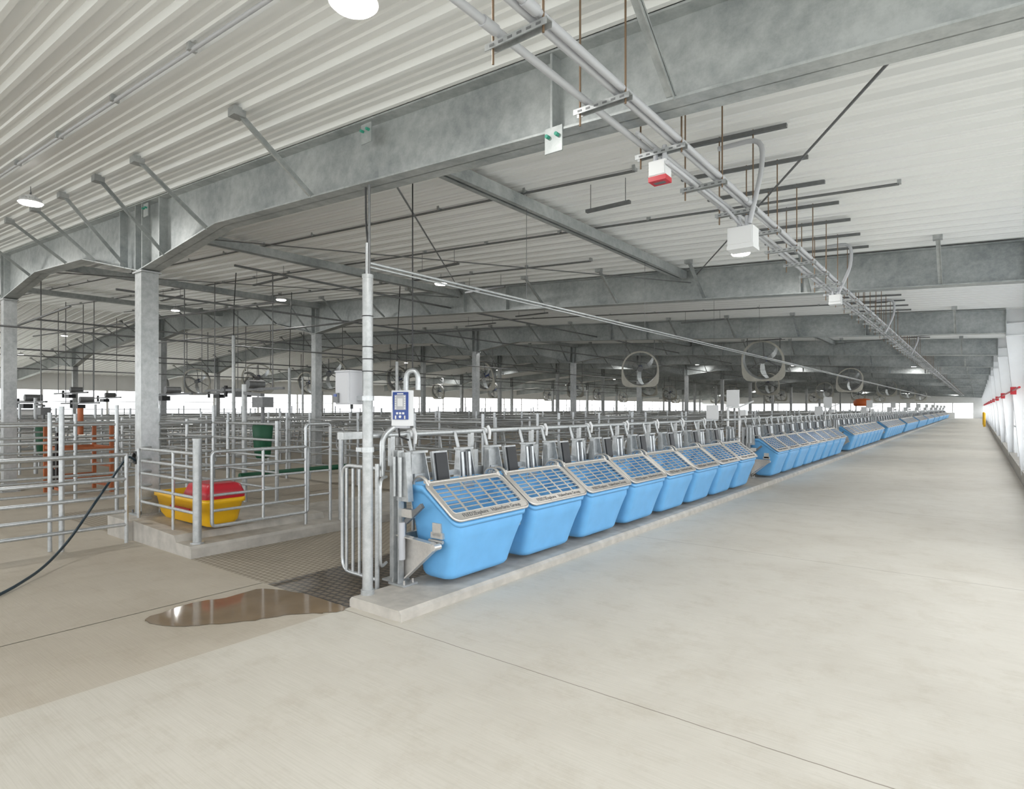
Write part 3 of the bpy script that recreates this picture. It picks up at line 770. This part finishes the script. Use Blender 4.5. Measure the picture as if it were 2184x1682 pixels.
def F(p0, p1, zs=(.35, .6, .85, 1.1, 1.35), **k): fence('f', (*p0, 0), (*p1, 0), zs, **k).obj('pen_railing')
F((-6.7, 9.5), (-6.7, 100), post=2.4, ph=1.5)
F((-8.6, 5.2), (-14.6, 5.2), post=1.5)
F((-14.9, 3.3), (-24, 3.3), post=1.6)
F((-10.6, 2.2), (-10.6, 5.2), post=1.2, ph=1.65)
F((-12.5, 1.0), (-12.5, 7.8), post=1.4, ph=1.5)
F((-15.5, -2), (-15.5, 9), post=1.6)
F((-18.2, -2), (-18.2, 9), post=1.6, ph=1.7)
F((-22.5, 0), (-22.5, 60), post=2.4)
F((-25.5, 4), (-25.5, 60), post=2.4, ph=1.7)
for yy in (8.0, 10.4, 13.7, 17.2, 23.8, 30.5, 37, 47, 57): F((-6.8, yy), (-17, yy), post=1.7, ph=1.5)
for yy in (6.6, 12.2, 16.9, 23.7, 30.5): F((-18, yy), (-36, yy), post=1.9, ph=1.6)
for yy in (10.2, 14): F((-8.3, yy), (-8.3, yy + 2.5), post=1.2)

mb = MB()
for (x, y, h) in ((-12.2, 6.4, 3.1), (-13.5, 8.5, 2.6), (-9.9, 8.8, 2.6), (-20, 7.5, 3.0), (-23, 9, 3.2), (-17.5, 11.5, 2.6)):
    mb.tube((x, y, 0), (x, y, h), .035, GALV, 10); mb.path(fillet([(x, y, h), (x + .02, y, h + .6), (x + .1, y, zr(x) - .06)], .1), .01, BLACK, 6)
mb.obj('service_post')
def brush(x, y, z0, z1):
    mb = MB()
    loft(mb, [[V((x + r * math.cos(t * math.pi / 8), y + r * math.sin(t * math.pi / 8), z)) for t in range(16)] for r, z in ((.10, z0), (.13, z0 + .05), (.15, (z0 + z1) / 2), (.17, z1 - .03), (.15, z1))], GREEN)
    mb.tube((x, y, z1), (x, y, z1 + .3), .03, DARKST); mb.box((x, y, z1 + .38), (.34, .2, .18), DARKST); mb.bar((x, y, z1 + .5), (x - .6, y, z1 + .55), .07, .05, DARKST)
    mb.tube((x - .6, y, 0), (x - .6, y, z1 + .7), .045, GALV); mb.obj('cow_brush')
brush(-9.7, 5.6, .75, 1.32)
brush(-17.6, 4.6, .5, 1.15)
mb = MB(); ox, oy = -13.6, 4.1
for x in (-.45, .45):
    for y in (-.4, .4): mb.bar((ox + x, oy + y, 0), (ox + x, oy + y, 1.32), .06, .06, ORANGE)
for z in (.12, .5, .85, 1.3):
    mb.bar((ox - .45, oy - .4, z), (ox + .45, oy - .4, z), .04, .05, ORANGE); mb.bar((ox - .45, oy + .4, z), (ox + .45, oy + .4, z), .04, .05, ORANGE)
for x in (-.45, .45):
    for z in (.3, .85, 1.3): mb.bar((ox + x, oy - .4, z), (ox + x, oy + .4, z), .04, .05, ORANGE)
mb.box((ox, oy - .4, .45), (.22, .06, .7), BLACK); mb.box((ox + .32, oy - .42, .7), (.1, .06, .9), BLACK); mb.tube((ox + .1, oy, 1.1), (ox + .1, oy, 1.6), .05, ORANGE)
mb.obj('hoof_trimming_chute')
mb = MB()
for (x, y, z) in ((-19, 4.6, 1.75), (-16.5, 6.8, 1.95), (-21.5, 6.5, 1.75), (-24, 7, 2.1), (-12.6, 6.8, 2.0), (-27, 9, 2.0), (-20, 10, 2.1)):
    mb.bar((x - 1.6, y, z), (x + 1.6, y, z), .05, .05, DARKST); mb.box((x, y, z - .1), (.4, .2, .12), BLACK)
    mb.tube((x + .5, y - .15, z + .1), (x + .5, y + .2, z + .1), .09, DARKST, 14); mb.tube((x - .7, y, z - .15), (x - .7, y, z + .1), .04, BLACK)
    for q in (-1.2, 1.2): mb.tube((x + q, y, z), (x + q, y, zr(x + q) - .07), .012, DARKST, 6)
mb.obj('overhead_scraper_drive')
mb = MB()
for (a, b_) in (((-10, 6, 3.5), (-24, 6, 3.9)), ((-10, 8, 3.4), (-24, 8.2, 3.7)), ((-14, -2, 3.1), (-14.5, 30, 3.1)), ((-18, -2, 3.0), (-18, 40, 3.0)), ((-21, -2, 2.7), (-21, 40, 2.7)), ((-12, 3.5, 3.3), (-24, 3.5, 3.0)), ((-9.5, 5, 3.9), (-9.8, 40, 3.8)), ((-11.5, 4, 3.6), (-11.5, 60, 3.5)), ((-16, 4, 3.5), (-16, 60, 3.4)), ((-9, 12, 3.6), (-24, 12, 4.1)), ((-23, -2, 3.2), (-23, 50, 3.2))):
    mb.tube(a, b_, .02, DARKST, 6)
mb.obj('overhead_pipework')
for yy in (66, 74):
    mb = MB(); mb.tube((.45, yy, 0), (.45, yy, 1.15), .09, YEL, 16); mb.tube((.45, yy, 1.15), (.45, yy, 1.22), .09, YEL, 16, r2=.03); mb.obj('yellow_bollard')
mb = MB()
loft(mb, [[V((-4.6 + r * math.cos(t * math.pi / 8), 35 + r * math.sin(t * math.pi / 8), z)) for t in range(16)] for r, z in ((.35, 1.7), (.42, 1.75), (.42, 1.95), (.3, 2.05), (.1, 2.08))], ORANGE2)
for q in (-.3, .3): mb.tube((-4.6 + q, 35, 0), (-4.6 + q, 35, 1.72), .03, GALV)
mb.obj('orange_feed_tank')

# ------------------------------------------------------------------ world and camera
wd = bpy.data.worlds.new('World'); scene.world = wd; wd.use_nodes = True
bg = wd.node_tree.nodes['Background']; bg.inputs[0].default_value = (.95, .975, 1, 1); bg.inputs[1].default_value = 3.75

cam = bpy.data.cameras.new('camera'); co = bpy.data.objects.new('camera', cam); scene.collection.objects.link(co)
cam.sensor_width = 36; cam.lens = 36 * 1290 / 2184; cam.shift_y = 29 / 2184
co.location = (0, 0, 1.6); co.rotation_euler = (math.radians(90), 0, math.radians(37.6)); cam.clip_end = 500
scene.camera = co
scene.view_settings.view_transform = 'Standard'
